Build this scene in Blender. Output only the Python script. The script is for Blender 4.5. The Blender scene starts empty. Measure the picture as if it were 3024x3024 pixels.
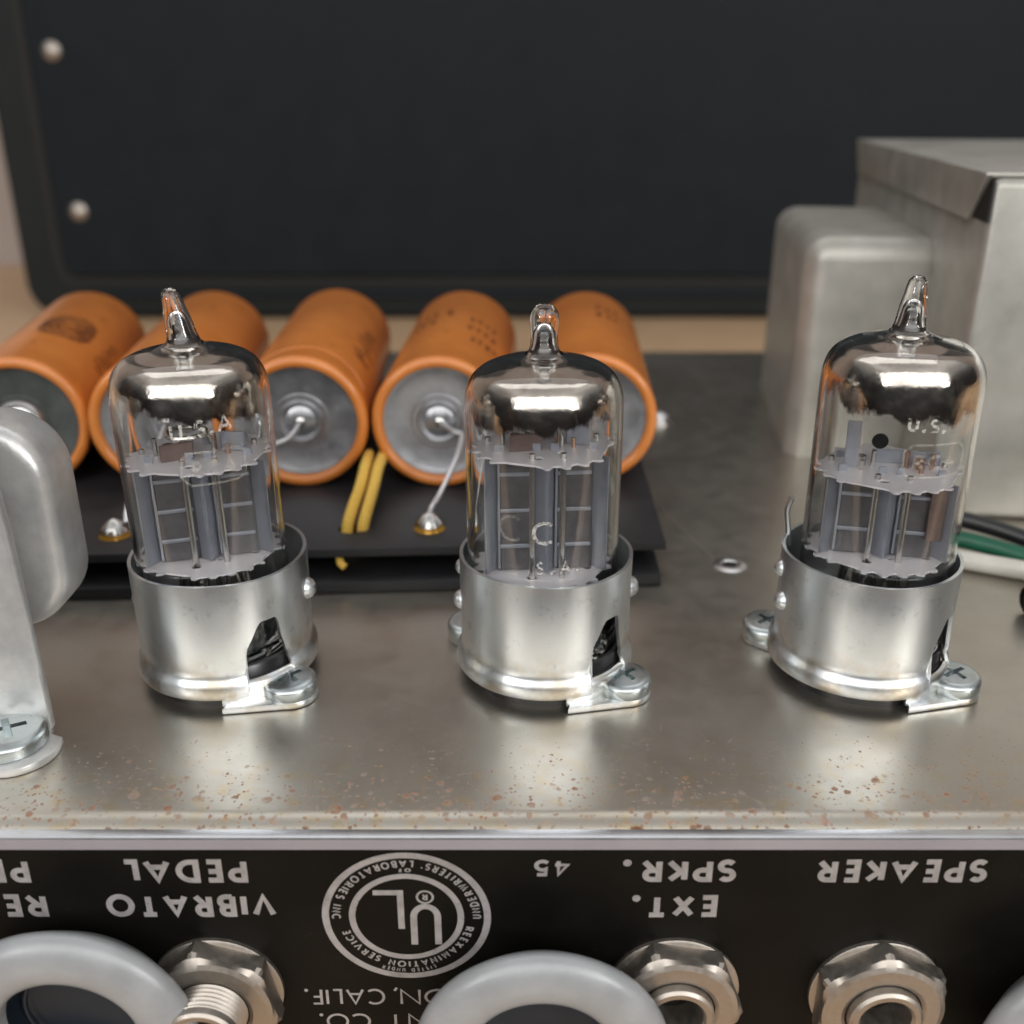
import bpy, bmesh, math, random
from math import sin, cos, pi, radians as R
from mathutils import Vector, Matrix, noise as mnoise
random.seed(7)
S = 0.001                       # meshes are written in millimetres and baked to metres
sc = bpy.context.scene
col = sc.collection

# ------------------------------------------------------------------ camera
cam_d = bpy.data.cameras.new('camera'); cam = bpy.data.objects.new('camera', cam_d); col.objects.link(cam)
cam.location = (0, -0.0966, 0.0805); cam.rotation_euler = (R(90 - 22.7), 0, 0)
cam_d.sensor_width = 36; cam_d.lens = 3000 / 3024 * 36
cam_d.clip_start = 0.005; cam_d.clip_end = 20
cam_d.dof.use_dof = True; cam_d.dof.focus_distance = 0.134; cam_d.dof.aperture_fstop = 18.0
cam_d.dof.aperture_blades = 0
sc.camera = cam

# ------------------------------------------------------------------ world and lamps
w = bpy.data.worlds.new('World'); sc.world = w; w.use_nodes = True
nt = w.node_tree; nt.nodes.clear()
out = nt.nodes.new('ShaderNodeOutputWorld'); bg = nt.nodes.new('ShaderNodeBackground')
tc = nt.nodes.new('ShaderNodeTexCoord'); sx = nt.nodes.new('ShaderNodeSeparateXYZ')
rp = nt.nodes.new('ShaderNodeValToRGB'); nz = nt.nodes.new('ShaderNodeTexNoise')
mp = nt.nodes.new('ShaderNodeMapRange'); ad = nt.nodes.new('ShaderNodeMath'); ml = nt.nodes.new('ShaderNodeMath')
nz.inputs['Scale'].default_value = 2.2; nz.inputs['Detail'].default_value = 3
nt.links.new(tc.outputs['Generated'], nz.inputs['Vector']); nt.links.new(tc.outputs['Generated'], sx.inputs[0])
ml.operation = 'MULTIPLY_ADD'; ml.inputs[1].default_value = 0.30; ml.inputs[2].default_value = -0.15
nt.links.new(nz.outputs['Fac'], ml.inputs[0]); ad.operation = 'ADD'
nt.links.new(sx.outputs['Z'], ad.inputs[0]); nt.links.new(ml.outputs[0], ad.inputs[1])
mp.inputs['From Min'].default_value = -1; mp.inputs['From Max'].default_value = 1
nt.links.new(ad.outputs[0], mp.inputs['Value']); nt.links.new(mp.outputs[0], rp.inputs[0])
cr = rp.color_ramp; cr.elements[0].position = 0.0; cr.elements[0].color = (.03, .03, .03, 1)
cr.elements[1].position = 1.0; cr.elements[1].color = (.42, .415, .41, 1)
for p, c in ((.48, (.035, .036, .038)), (.60, (.07, .07, .072)), (.69, (.22, .218, .215)), (.77, (.70, .69, .67)), (.92, (.62, .61, .60))):
    e = cr.elements.new(p); e.color = (*c, 1)
ab = nt.nodes.new('ShaderNodeMath'); ab.operation = 'ABSOLUTE'; nt.links.new(sx.outputs['X'], ab.inputs[0])
sd = nt.nodes.new('ShaderNodeMapRange'); sd.interpolation_type = 'SMOOTHSTEP'; nt.links.new(ab.outputs[0], sd.inputs['Value'])
sd.inputs['From Min'].default_value = .52; sd.inputs['From Max'].default_value = .80; sd.inputs['To Min'].default_value = 1.0; sd.inputs['To Max'].default_value = .38
mm_ = nt.nodes.new('ShaderNodeVectorMath'); mm_.operation = 'SCALE'; nt.links.new(rp.outputs[0], mm_.inputs[0]); nt.links.new(sd.outputs[0], mm_.inputs['Scale'])
nt.links.new(mm_.outputs[0], bg.inputs[0]); bg.inputs[1].default_value = 1.0
nt.links.new(bg.outputs[0], out.inputs[0])

def lamp(name, loc, tgt, sx_, sy_, power, colr=(1, .97, .93)):
    d = bpy.data.lights.new(name, 'AREA'); d.shape = 'RECTANGLE'; d.size = sx_; d.size_y = sy_
    d.energy = power; d.color = colr
    o = bpy.data.objects.new(name, d); col.objects.link(o); o.location = loc
    o.rotation_euler = (Vector(tgt) - Vector(loc)).to_track_quat('-Z', 'Y').to_euler()
    return o
lamp('window_light', (0.03, -1.30, 0.84), (0.0, 0.03, 0.05), 3.4, 1.10, 22, (1, .985, .96))
lamp('lamp_light', (-0.98, -1.05, 0.42), (0, 0.03, 0), 0.15, 0.14, 2.0, (1, .99, .98))
lamp('lamp_light', (1.00, -1.00, 0.40), (0, 0.03, 0), 0.26, 0.22, 4.2, (1, .99, .98))
lamp('ceiling_light', (-0.1, 0.8, 1.5), (0, 0.03, 0), 2.0, 1.0, 5.0, (.98, .99, 1))

sc.view_settings.view_transform = 'Standard'; sc.view_settings.look = 'None'
sc.view_settings.exposure = 0.3; sc.view_settings.gamma = 1.0
cy = sc.cycles
cy.use_denoising = True; cy.max_bounces = 16; cy.diffuse_bounces = 4; cy.glossy_bounces = 8
cy.transmission_bounces = 14; cy.transparent_max_bounces = 16
cy.sample_clamp_indirect = 8.0; cy.blur_glossy = 0.5; cy.caustics_reflective = True; cy.caustics_refractive = True

# ------------------------------------------------------------------ materials
def mat(name, base=(.5, .5, .5), metal=0, rough=.5, **kw):
    m = bpy.data.materials.new(name); m.use_nodes = True
    b = m.node_tree.nodes['Principled BSDF']
    b.inputs['Base Color'].default_value = (*base, 1); b.inputs['Metallic'].default_value = metal
    b.inputs['Roughness'].default_value = rough
    for k, v in kw.items():
        b.inputs[k.replace('_', ' ')].default_value = v
    return m
class NG:
    """tiny node helper"""
    def __init__(s, m):
        s.m = m; s.t = m.node_tree; s.b = s.t.nodes['Principled BSDF']; s.tc = s.t.nodes.new('ShaderNodeTexCoord')
    def n(s, typ, **kw):
        x = s.t.nodes.new(typ)
        for k, v in kw.items(): setattr(x, k, v)
        return x
    def l(s, a, b): s.t.links.new(a, b)
    def noise(s, scale_mm, detail=3, rough=.5, stretch=(1, 1, 1), dist=0):
        mpn = s.n('ShaderNodeMapping'); mpn.inputs['Scale'].default_value = tuple(q / (scale_mm * S) for q in stretch)
        s.l(s.tc.outputs['Object'], mpn.inputs['Vector'])
        z = s.n('ShaderNodeTexNoise'); z.inputs['Scale'].default_value = 1; z.inputs['Detail'].default_value = detail
        z.inputs['Roughness'].default_value = rough; z.inputs['Distortion'].default_value = dist
        s.l(mpn.outputs[0], z.inputs['Vector']); return z.outputs['Fac']
    def ramp(s, fac, pts, interp='LINEAR'):
        r = s.n('ShaderNodeValToRGB'); c = r.color_ramp; c.interpolation = interp
        while len(c.elements) < len(pts): c.elements.new(.5)
        for e, (p, v) in zip(c.elements, pts):
            e.position = p; e.color = (*v, 1) if isinstance(v, tuple) else (v, v, v, 1)
        s.l(fac, r.inputs[0]); return r.outputs[0]
    def math(s, op, a, b=None, c=None, clamp=False):
        x = s.n('ShaderNodeMath', operation=op, use_clamp=clamp)
        for i, v in enumerate((a, b, c)):
            if v is None: continue
            if hasattr(v, 'is_linked'): s.l(v, x.inputs[i])
            else: x.inputs[i].default_value = v
        return x.outputs[0]
    def mix(s, fac, a, b, blend='MIX'):
        x = s.n('ShaderNodeMix', data_type='RGBA', blend_type=blend)
        for sock, v in ((x.inputs[0], fac), (x.inputs[6], a), (x.inputs[7], b)):
            if hasattr(v, 'is_linked'): s.l(v, sock)
            elif isinstance(v, tuple): sock.default_value = (*v, 1)
            else: sock.default_value = v
        return x.outputs[2]
    def bump(s, h, dist_mm, strength=1):
        x = s.n('ShaderNodeBump'); x.inputs['Distance'].default_value = dist_mm * S; x.inputs['Strength'].default_value = strength
        s.l(h, x.inputs['Height']); s.l(x.outputs[0], s.b.inputs['Normal'])
    def xyz(s):
        x = s.n('ShaderNodeSeparateXYZ'); s.l(s.tc.outputs['Object'], x.inputs[0]); return x.outputs

def m_chassis():
    m = mat('weathered_chassis_steel', (.40, .38, .335), .92, .33); g = NG(m)
    X = g.xyz()
    big = g.noise(26, 3); mid = g.noise(5, 4, .6); fine = g.noise(.35, 4, .7)
    c = g.mix(g.ramp(big, ((.35, 0.), (.7, 1.))), (.43, .395, .345), (.50, .48, .43))
    c = g.mix(g.ramp(mid, ((.45, 0.), (.75, .35))), c, (.385, .35, .305))
    # rust freckles, denser towards the bent front edge
    near = g.n('ShaderNodeMapRange', interpolation_type='SMOOTHSTEP'); g.l(X['Y'], near.inputs[0])
    near.inputs[1].default_value = 0.024; near.inputs[2].default_value = -0.002
    near.inputs[3].default_value = 0.0; near.inputs[4].default_value = 1.0
    def spots(cell, thr0, thr1, seed):
        mpn = g.n('ShaderNodeMapping'); mpn.inputs['Scale'].default_value = (1 / (cell * S),) * 3
        mpn.inputs['Location'].default_value = (seed, seed * 2, seed * .3)
        wob = g.n('ShaderNodeTexNoise'); wob.inputs['Scale'].default_value = 1 / (.5 * S)
        g.l(g.tc.outputs['Object'], wob.inputs['Vector'])
        av = g.n('ShaderNodeVectorMath', operation='MULTIPLY_ADD'); g.l(wob.outputs['Color'], av.inputs[0])
        av.inputs[1].default_value = (.0005,) * 3; g.l(g.tc.outputs['Object'], av.inputs[2])
        g.l(av.outputs[0], mpn.inputs['Vector'])
        v = g.n('ShaderNodeTexVoronoi'); v.inputs['Scale'].default_value = 1; g.l(mpn.outputs[0], v.inputs['Vector'])
        rnd = g.n('ShaderNodeSeparateColor'); g.l(v.outputs['Color'], rnd.inputs[0])
        lim = g.math('MULTIPLY_ADD', near.outputs[0], thr1 - thr0, thr0)          # size grows near the edge
        size = g.math('MULTIPLY', lim, g.math('POWER', rnd.outputs[0], 1.25))
        return g.math('MULTIPLY', g.math('SUBTRACT', size, v.outputs['Distance']), 9.0, clamp=True)
    s1 = spots(1.4, .12, .50, 3.1); s2 = spots(.6, .22, .54, 8.7); s3 = spots(2.8, -.05, .42, 5.5)
    sp = g.math('MAXIMUM', g.math('MULTIPLY', g.math('MAXIMUM', s1, s2), .75), s3)
    sp = g.math('MULTIPLY', sp, g.ramp(g.noise(4, 3, .6), ((.36, .15), (.58, 1.))))
    rc = g.mix(g.noise(.7, 3), (.13, .042, .017), (.36, .145, .052))
    halo = g.math('MULTIPLY', near.outputs[0], g.ramp(g.noise(2.6, 3), ((.50, 0.), (.72, .75))))
    c = g.mix(halo, c, (.47, .37, .22))
    c = g.mix(sp, c, rc)
    # hairline scratches
    sc1 = g.ramp(g.noise(1.6, 1, stretch=(.05, 1.0, 1), dist=1.2), ((.495, 0.), (.5, .4), (.505, 0.)))
    c = g.mix(g.math('MULTIPLY', sc1, .45), c, (.6, .57, .5))
    g.l(c, g.b.inputs['Base Color'])
    g.l(g.math('MULTIPLY_ADD', sp, -.85, .95), g.b.inputs['Metallic'])
    rr = g.math('ADD', g.math('MULTIPLY_ADD', mid, .20, .21), g.math('MULTIPLY', sp, .35))
    g.l(g.math('ADD', rr, g.math('MULTIPLY', big, .06)), g.b.inputs['Roughness'])
    g.bump(g.math('ADD', g.math('MULTIPLY', fine, .5), g.math('MULTIPLY', sp, 1.0)), .03, .35)
    return m
def m_alu(name='shield_aluminium', base=(.80, .835, .86), r0=.25, stain=True):
    m = mat(name, base, 1, .25); g = NG(m); X = g.xyz()
    st = g.noise(5, 3, stretch=(1, 1, .35)); fine = g.noise(.35, 3, .6, stretch=(1, 1, .12)); blot = g.noise(2.2, 4, .65)
    c = g.mix(g.ramp(st, ((.35, 0.), (.7, 1.))), tuple(q * .9 for q in base), base)
    c = g.mix(g.ramp(blot, ((.58, 0.), (.70, .45))), c, (.45, .44, .46))
    c = g.mix(g.ramp(g.noise(.9, 4, .7, stretch=(1, 1, 3)), ((.62, 0.), (.72, .35))), c, (.38, .37, .37))
    if stain:
        lo = g.n('ShaderNodeMapRange'); g.l(X['Z'], lo.inputs[0]); lo.inputs[1].default_value = .0095; lo.inputs[2].default_value = .005
        c = g.mix(g.math('MULTIPLY', lo.outputs[0], g.ramp(g.noise(3.5, 3), ((.42, 0.), (.65, .7)))), c, (.50, .41, .27))
    g.l(c, g.b.inputs['Base Color'])
    g.l(g.math('ADD', g.math('MULTIPLY_ADD', st, .16, r0), g.ramp(blot, ((.62, 0.), (.8, .08)))), g.b.inputs['Roughness'])
    g.bump(fine, .004, .4); return m
def m_zinc(name='zinc_plate', base=(.55, .60, .61), r=.3):
    m = mat(name, base, 1, r); g = NG(m)
    n = g.noise(.9, 3); g.l(g.mix(n, tuple(q * .75 for q in base), base), g.b.inputs['Base Color'])
    g.l(g.math('MULTIPLY_ADD', n, .25, r - .1), g.b.inputs['Roughness']); return m
def m_orange():
    m = mat('orange_shrink_sleeve', (.62, .19, .04), 0, .38, Coat_Weight=.6, Coat_Roughness=.2); g = NG(m)
    n = g.noise(9, 4, .55); f = g.noise(.5, 3); d = g.noise(2.2, 5, .7)
    c = g.mix(g.ramp(n, ((.3, 0.), (.75, 1.))), (.53, .160, .024), (.64, .215, .038))
    c = g.mix(g.ramp(d, ((.62, 0.), (.78, .4))), c, (.35, .13, .05))
    g.l(c, g.b.inputs['Base Color']); g.l(g.math('MULTIPLY_ADD', f, .2, .3), g.b.inputs['Roughness'])
    g.bump(g.math('ADD', g.noise(3.5, 3), g.math('MULTIPLY', g.noise(1.2, 3, .6, stretch=(1, .25, 1)), .5)), .16, .6); return m
def m_captop():
    m = mat('dull_can_aluminium', (.5, .51, .54), .9, .38); g = NG(m); n = g.noise(4, 4, .6)
    g.l(g.mix(g.ramp(n, ((.3, 0.), (.7, 1.))), (.34, .345, .365), (.50, .51, .54)), g.b.inputs['Base Color'])
    g.l(g.math('MULTIPLY_ADD', n, .3, .2), g.b.inputs['Roughness']); g.bump(g.noise(1.4, 3), .05, .4); return m
def m_paint(name, a, b, metal, r, sc_=8, bmp=.04, spec=.5):
    m = mat(name, a, metal, r, Specular_IOR_Level=spec); g = NG(m); n = g.noise(sc_, 4, .6); f = g.noise(.7, 3, .6)
    g.l(g.mix(g.ramp(n, ((.3, 0.), (.72, 1.))), a, b), g.b.inputs['Base Color'])
    g.l(g.math('MULTIPLY_ADD', n, .16, r - .08), g.b.inputs['Roughness']); g.bump(f, bmp, .5); return m
def m_panel():
    m = mat('black_panel_paint', (.012, .011, .009), 0, .42, Specular_IOR_Level=.12); g = NG(m)
    n = g.noise(12, 3); d = g.noise(.55, 2, .5)
    c = g.mix(g.ramp(n, ((.3, 0.), (.7, 1.))), (.0028, .0026, .0022), (.0065, .0058, .0045))
    dust = g.math('MULTIPLY', g.ramp(d, ((.70, 0.), (.80, .35))), g.ramp(g.noise(6, 2), ((.45, 0.), (.65, 1.))))
    c = g.mix(dust, c, (.07, .065, .055)); g.l(c, g.b.inputs['Base Color'])
    g.l(g.math('MULTIPLY_ADD', n, .2, .34), g.b.inputs['Roughness']); g.bump(g.noise(.4, 2), .02, .3); return m
def m_glass():
    m = mat('tube_glass', (.985, .99, .985), 0, 0.0, IOR=1.48); b = m.node_tree.nodes['Principled BSDF']
    b.inputs['Transmission Weight'].default_value = 1.0; return m
def m_getter(z_edge, slope, seed):
    """mirror film inside the bulb; fades out along a ragged brown margin (object z of the bulb)"""
    m = mat('getter_film', (.66, .61, .555), 1, .07); g = NG(m); X = g.xyz()
    mpn = g.n('ShaderNodeMapping'); mpn.inputs['Scale'].default_value = (1 / .0045, 1 / .0045, 1 / .006); mpn.inputs['Location'].default_value = (seed,) * 3
    g.l(g.tc.outputs['Object'], mpn.inputs[0])
    z = g.n('ShaderNodeTexNoise'); z.inputs['Scale'].default_value = 1; z.inputs['Detail'].default_value = 5; z.inputs['Roughness'].default_value = .6; g.l(mpn.outputs[0], z.inputs['Vector'])
    h = g.math('ADD', X['Z'], g.math('MULTIPLY_ADD', z.outputs['Fac'], .0085, -.0045))
    h = g.math('ADD', h, g.math('MULTIPLY', X['X'], slope))
    a = g.n('ShaderNodeMapRange', interpolation_type='SMOOTHSTEP'); g.l(h, a.inputs[0])
    a.inputs[1].default_value = (z_edge - .5) * S; a.inputs[2].default_value = (z_edge + .5) * S
    e = g.n('ShaderNodeMapRange', interpolation_type='SMOOTHSTEP'); g.l(h, e.inputs[0])
    e.inputs[1].default_value = (z_edge - .2) * S; e.inputs[2].default_value = (z_edge + 2.6) * S
    c = g.mix(e.outputs[0], (.20, .125, .09), (.56, .51, .455))
    c = g.mix(g.ramp(g.noise(3.2, 4, .6), ((.5, 0.), (.74, .7))), c, (.36, .29, .25)); g.l(c, g.b.inputs['Base Color'])
    mott = g.noise(2.4, 4, .6)
    g.l(g.math('MULTIPLY_ADD', g.ramp(mott, ((.45, 0.), (.72, 1.))), .16, .09), g.b.inputs['Roughness'])
    g.bump(g.noise(2.6, 4, .6), .16, .55)
    g.l(g.math('MULTIPLY', a.outputs[0], .97), g.b.inputs['Alpha']); return m
def m_mica():
    m = mat('mica', (.62, .58, .60), 0, .35); g = NG(m); n = g.noise(2.5, 4, .6)
    g.l(g.mix(n, (.78, .74, .78), (.92, .89, .92)), g.b.inputs['Base Color'])
    g.b.inputs['Transmission Weight'].default_value = .08
    g.bump(g.noise(.5, 3), .03, .4); return m
def m_print(name, c, alpha=1.0, spk=0.0):
    m = mat(name, c, 0, .5); g = NG(m)
    if spk:
        n = g.noise(.45, 3, .6)
        g.l(g.math('MULTIPLY', g.ramp(n, ((.5 - spk * .22, 0.), (.52 + spk * .1, 1.))), alpha), g.b.inputs['Alpha'])
    else: g.b.inputs['Alpha'].default_value = alpha
    return m
def m_worn():
    m = mat('silver_grey_print', (.34, .32, .315), .2, .5); g = NG(m); n = g.noise(1.6, 4, .65); p = g.noise(.28, 3, .7)
    g.l(g.mix(g.ramp(n, ((.3, 0.), (.7, 1.))), (.25, .235, .23), (.37, .35, .345)), g.b.inputs['Base Color'])
    g.l(g.ramp(p, ((.27, .1), (.36, 1.))), g.b.inputs['Alpha']); return m
def m_cord():
    m = mat('yellow_cotton_cord', (.72, .42, .06), 0, .85); g = NG(m); n = g.noise(.6, 3, .6)
    g.l(g.mix(n, (.62, .34, .03), (.92, .64, .15)), g.b.inputs['Base Color']); g.bump(g.noise(.35, 2), .15, 1.0); return m

M = dict(
    chassis=m_chassis(), alu=m_alu(), zinc=m_zinc(), orange=m_orange(), captop=m_captop(), panel=m_panel(), glass=m_glass(),
    mica=m_mica(), cord=m_cord(),
    bare=m_paint('grey_panel_border', (.30, .28, .31), (.36, .34, .37), .25, .42, 20, .01),
    plate_edge=m_alu('cut_panel_edge', (.62, .63, .66), .28, False),
    print=m_worn(),
    etch=m_print('faded_glass_print', (.78, .76, .70), .55, .6),
    etch_soft=m_print('very_faded_glass_print', (.75, .72, .62), .24, .9),
    brownprint=m_print('brown_sleeve_print', (.06, .016, .008), .95, .3),
    fadedprint=m_print('worn_sleeve_print', (.07, .020, .009), .9, .15),
    bell=m_paint('silver_transformer_paint', (.36, .35, .315), (.48, .465, .43), .5, .42, 9, .07),
    belltop=m_paint('zinc_transformer_steel', (.50, .505, .505), (.68, .675, .66), .6, .36, 5, .07),
    blackplastic=mat('black_socket_plastic', (.012, .012, .013), 0, .28),
    board=m_paint('black_fibre_board', (.010, .010, .012), (.019, .019, .022), 0, .52, 6, .05, .4),
    caseblack=m_paint('black_case_plastic', (.0040, .0072, .0100), (.0076, .0115, .0150), 0, .62, 25, .12, .22),
    caseframe=m_paint('black_case_edging', (.006, .009, .010), (.010, .013, .014), 0, .6, 60, .05, .3),
    wood=m_paint('light_wood', (.52, .34, .20), (.60, .41, .25), 0, .5, 40, .05),
    wall=m_paint('beige_wall_paint', (.36, .30, .265), (.41, .34, .305), 0, .8, 120, .02),
    plate=m_paint('carbonised_anode_nickel', (.14, .132, .138), (.21, .20, .21), .6, .42, 3, .04),
    plateb=m_paint('lit_bright_anode_nickel', (.38, .40, .46), (.47, .49, .55), .6, .45, 3, .02),
    platebrown=m_paint('brown_anode_nickel', (.19, .13, .115), (.25, .18, .16), .55, .45, 3, .02),
    rod=mat('copper_grid_rod', (.55, .36, .26), 1, .3), nickel=mat('nickel_wire', (.6, .58, .55), 1, .25),
    neckdark=m_paint('painted_neck_reflection', (.010, .008, .007), (.05, .03, .022), .1, .3, 1.2, .02),
    solder=m_zinc('fluxed_solder', (.72, .72, .70), .2), flux=mat('amber_flux', (.62, .33, .05), .4, .2),
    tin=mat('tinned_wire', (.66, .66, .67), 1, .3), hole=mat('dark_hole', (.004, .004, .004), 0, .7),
    rubber=m_paint('dark_green_rubber', (.040, .046, .044), (.075, .083, .080), 0, .45, 4, .04),
    jack=m_zinc('nickel_jack_nut', (.50, .455, .405), .44), bush=m_paint('pale_grey_bushing_plastic', (.27, .28, .29), (.34, .35, .36), .1, .36, 6, .06),
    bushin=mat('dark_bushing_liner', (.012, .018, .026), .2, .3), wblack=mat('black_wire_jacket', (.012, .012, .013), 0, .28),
    wgreen=m_paint('green_wire_jacket', (.0, .065, .035), (.003, .10, .052), 0, .33, 5, .02), wwhite=m_paint('white_wire_jacket', (.50, .48, .43), (.60, .58, .53), 0, .35, 4, .03),
    rivet=mat('case_rivet_steel', (.42, .38, .34), .9, .42), scr=mat('bright_scratch', (.40, .37, .32), .7, .5))

# ------------------------------------------------------------------ object helpers
def put(name, bm, m, parent=None, smooth=35, loc=None):
    for v in bm.verts: v.co *= S
    me = bpy.data.meshes.new(name)
    bm.to_mesh(me); bm.free()
    me.materials.append(M[m] if isinstance(m, str) else m)
    if smooth is not None:
        me.shade_smooth()
        if smooth < 180: me.set_sharp_from_angle(angle=R(smooth))
    o = bpy.data.objects.new(name, me); col.objects.link(o)
    if parent is not None: o.parent = parent
    if loc: o.location = Vector(loc) * S
    return o
def thing(name, label, cat, loc=(0, 0, 0), rz=0, group=None):
    o = bpy.data.objects.new(name, None); col.objects.link(o); o.empty_display_size = .01
    o.location = Vector(loc) * S; o.rotation_euler = (0, 0, rz)
    o['label'] = label; o['category'] = cat
    if group: o['group'] = group
    return o
def tag(o, label, cat, group=None):
    o['label'] = label; o['category'] = cat
    if group: o['group'] = group
    return o
def NB(): return bmesh.new()
def box(bm, x0, x1, y0, y1, z0, z1, bev=0, seg=2, mtx=None):
    t = bmesh.new(); bmesh.ops.create_cube(t, size=1)
    for v in t.verts: v.co = Vector(((x0 + x1) / 2 + v.co.x * (x1 - x0), (y0 + y1) / 2 + v.co.y * (y1 - y0), (z0 + z1) / 2 + v.co.z * (z1 - z0)))
    if bev: bmesh.ops.bevel(t, geom=t.edges[:], offset=bev, segments=seg, affect='EDGES', profile=.5)
    join(bm, t, mtx)
def join(bm, t, mtx=None):
    if mtx is not None: bmesh.ops.transform(t, matrix=mtx, verts=t.verts[:])
    me = bpy.data.meshes.new('tmp'); t.to_mesh(me); t.free(); bm.from_mesh(me); bpy.data.meshes.remove(me)
def lathe(bm, prof, seg=64, close=False, mtx=None, a0=0, a1=2 * pi):
    t = bmesh.new(); rings = []
    full = abs(a1 - a0 - 2 * pi) < 1e-6; n = seg if full else seg + 1
    for r, z in prof:
        if r < 1e-6: rings.append([t.verts.new((0, 0, z))] * n)
        else: rings.append([t.verts.new((r * cos(a0 + (a1 - a0) * i / seg), r * sin(a0 + (a1 - a0) * i / seg), z)) for i in range(n)])
    pr = list(zip(rings, rings[1:])) + ([(rings[-1], rings[0])] if close else [])
    for a, b in pr:
        for i in range(seg):
            j = (i + 1) % n; vs = []
            for v in (a[i], a[j], b[j], b[i]):
                if v not in vs: vs.append(v)
            if len(vs) >= 3:
                try: t.faces.new(vs)
                except ValueError: pass
    bmesh.ops.recalc_face_normals(t, faces=t.faces[:]); join(bm, t, mtx)
def tube(bm, pts, r, seg=12, caps=True, flat=1.0):
    pts = [Vector(p) for p in pts]; rs = r if isinstance(r, (list, tuple)) else [r] * len(pts)
    rings = []; up = Vector((0, 0, 1)); prev = None
    for i, p in enumerate(pts):
        d = (pts[min(i + 1, len(pts) - 1)] - pts[max(i - 1, 0)]).normalized()
        if prev is None: a = d.cross(up if abs(d.z) < .95 else Vector((1, 0, 0))).normalized()
        else: a = (prev - d * prev.dot(d)).normalized()
        prev = a; b = d.cross(a)
        rings.append([bm.verts.new(p + (a * cos(2 * pi * k / seg) + b * flat * sin(2 * pi * k / seg)) * rs[i]) for k in range(seg)])
    for a, b in zip(rings, rings[1:]):
        for k in range(seg): bm.faces.new((a[k], a[(k + 1) % seg], b[(k + 1) % seg], b[k]))
    if caps: bm.faces.new(rings[0][::-1]); bm.faces.new(rings[-1])
def spline(P, n=8):
    P = [Vector(p) for p in P]; Q = [P[0] * 2 - P[1]] + P + [P[-1] * 2 - P[-2]]; o = []
    for i in range(1, len(Q) - 2):
        for k in range(n):
            t = k / n; a, b, c, d = Q[i - 1:i + 3]
            o.append(.5 * ((2 * b) + (c - a) * t + (2 * a - 5 * b + 4 * c - d) * t * t + (3 * b - a - 3 * c + d) * t ** 3))
    return o + [P[-1]]
def prism(bm, poly, z0, z1, mtx=None, bev=0, seg=2):
    t = bmesh.new(); b = [t.verts.new((x, y, z0)) for x, y in poly]; u = [t.verts.new((x, y, z1)) for x, y in poly]
    t.faces.new(b[::-1]); t.faces.new(u); n = len(poly)
    for i in range(n): t.faces.new((b[i], b[(i + 1) % n], u[(i + 1) % n], u[i]))
    bmesh.ops.recalc_face_normals(t, faces=t.faces[:])
    if bev:
        es = [e for e in t.edges if abs(e.verts[0].co.z - e.verts[1].co.z) < 1e-6]
        bmesh.ops.bevel(t, geom=es, offset=bev, segments=seg, affect='EDGES', profile=.5)
    join(bm, t, mtx)
def boolean(bm, cutter):
    """bm minus cutter, both in mm"""
    ob = []
    for b in (bm, cutter):
        me = bpy.data.meshes.new('t'); b.to_mesh(me); b.free(); o = bpy.data.objects.new('t', me); col.objects.link(o); ob.append(o)
    md = ob[0].modifiers.new('b', 'BOOLEAN'); md.object = ob[1]; md.operation = 'DIFFERENCE'; md.solver = 'EXACT'
    dg = bpy.context.evaluated_depsgraph_get(); me = bpy.data.meshes.new_from_object(ob[0].evaluated_get(dg))
    r = bmesh.new(); r.from_mesh(me)
    for o in ob:
        q = o.data; bpy.data.objects.remove(o); bpy.data.meshes.remove(q)
    bpy.data.meshes.remove(me); return r
RY = lambda a: Matrix.Rotation(a, 4, 'Y'); RX = lambda a: Matrix.Rotation(a, 4, 'X'); RZ = lambda a: Matrix.Rotation(a, 4, 'Z'); T = lambda *a: Matrix.Translation(a)

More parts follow.
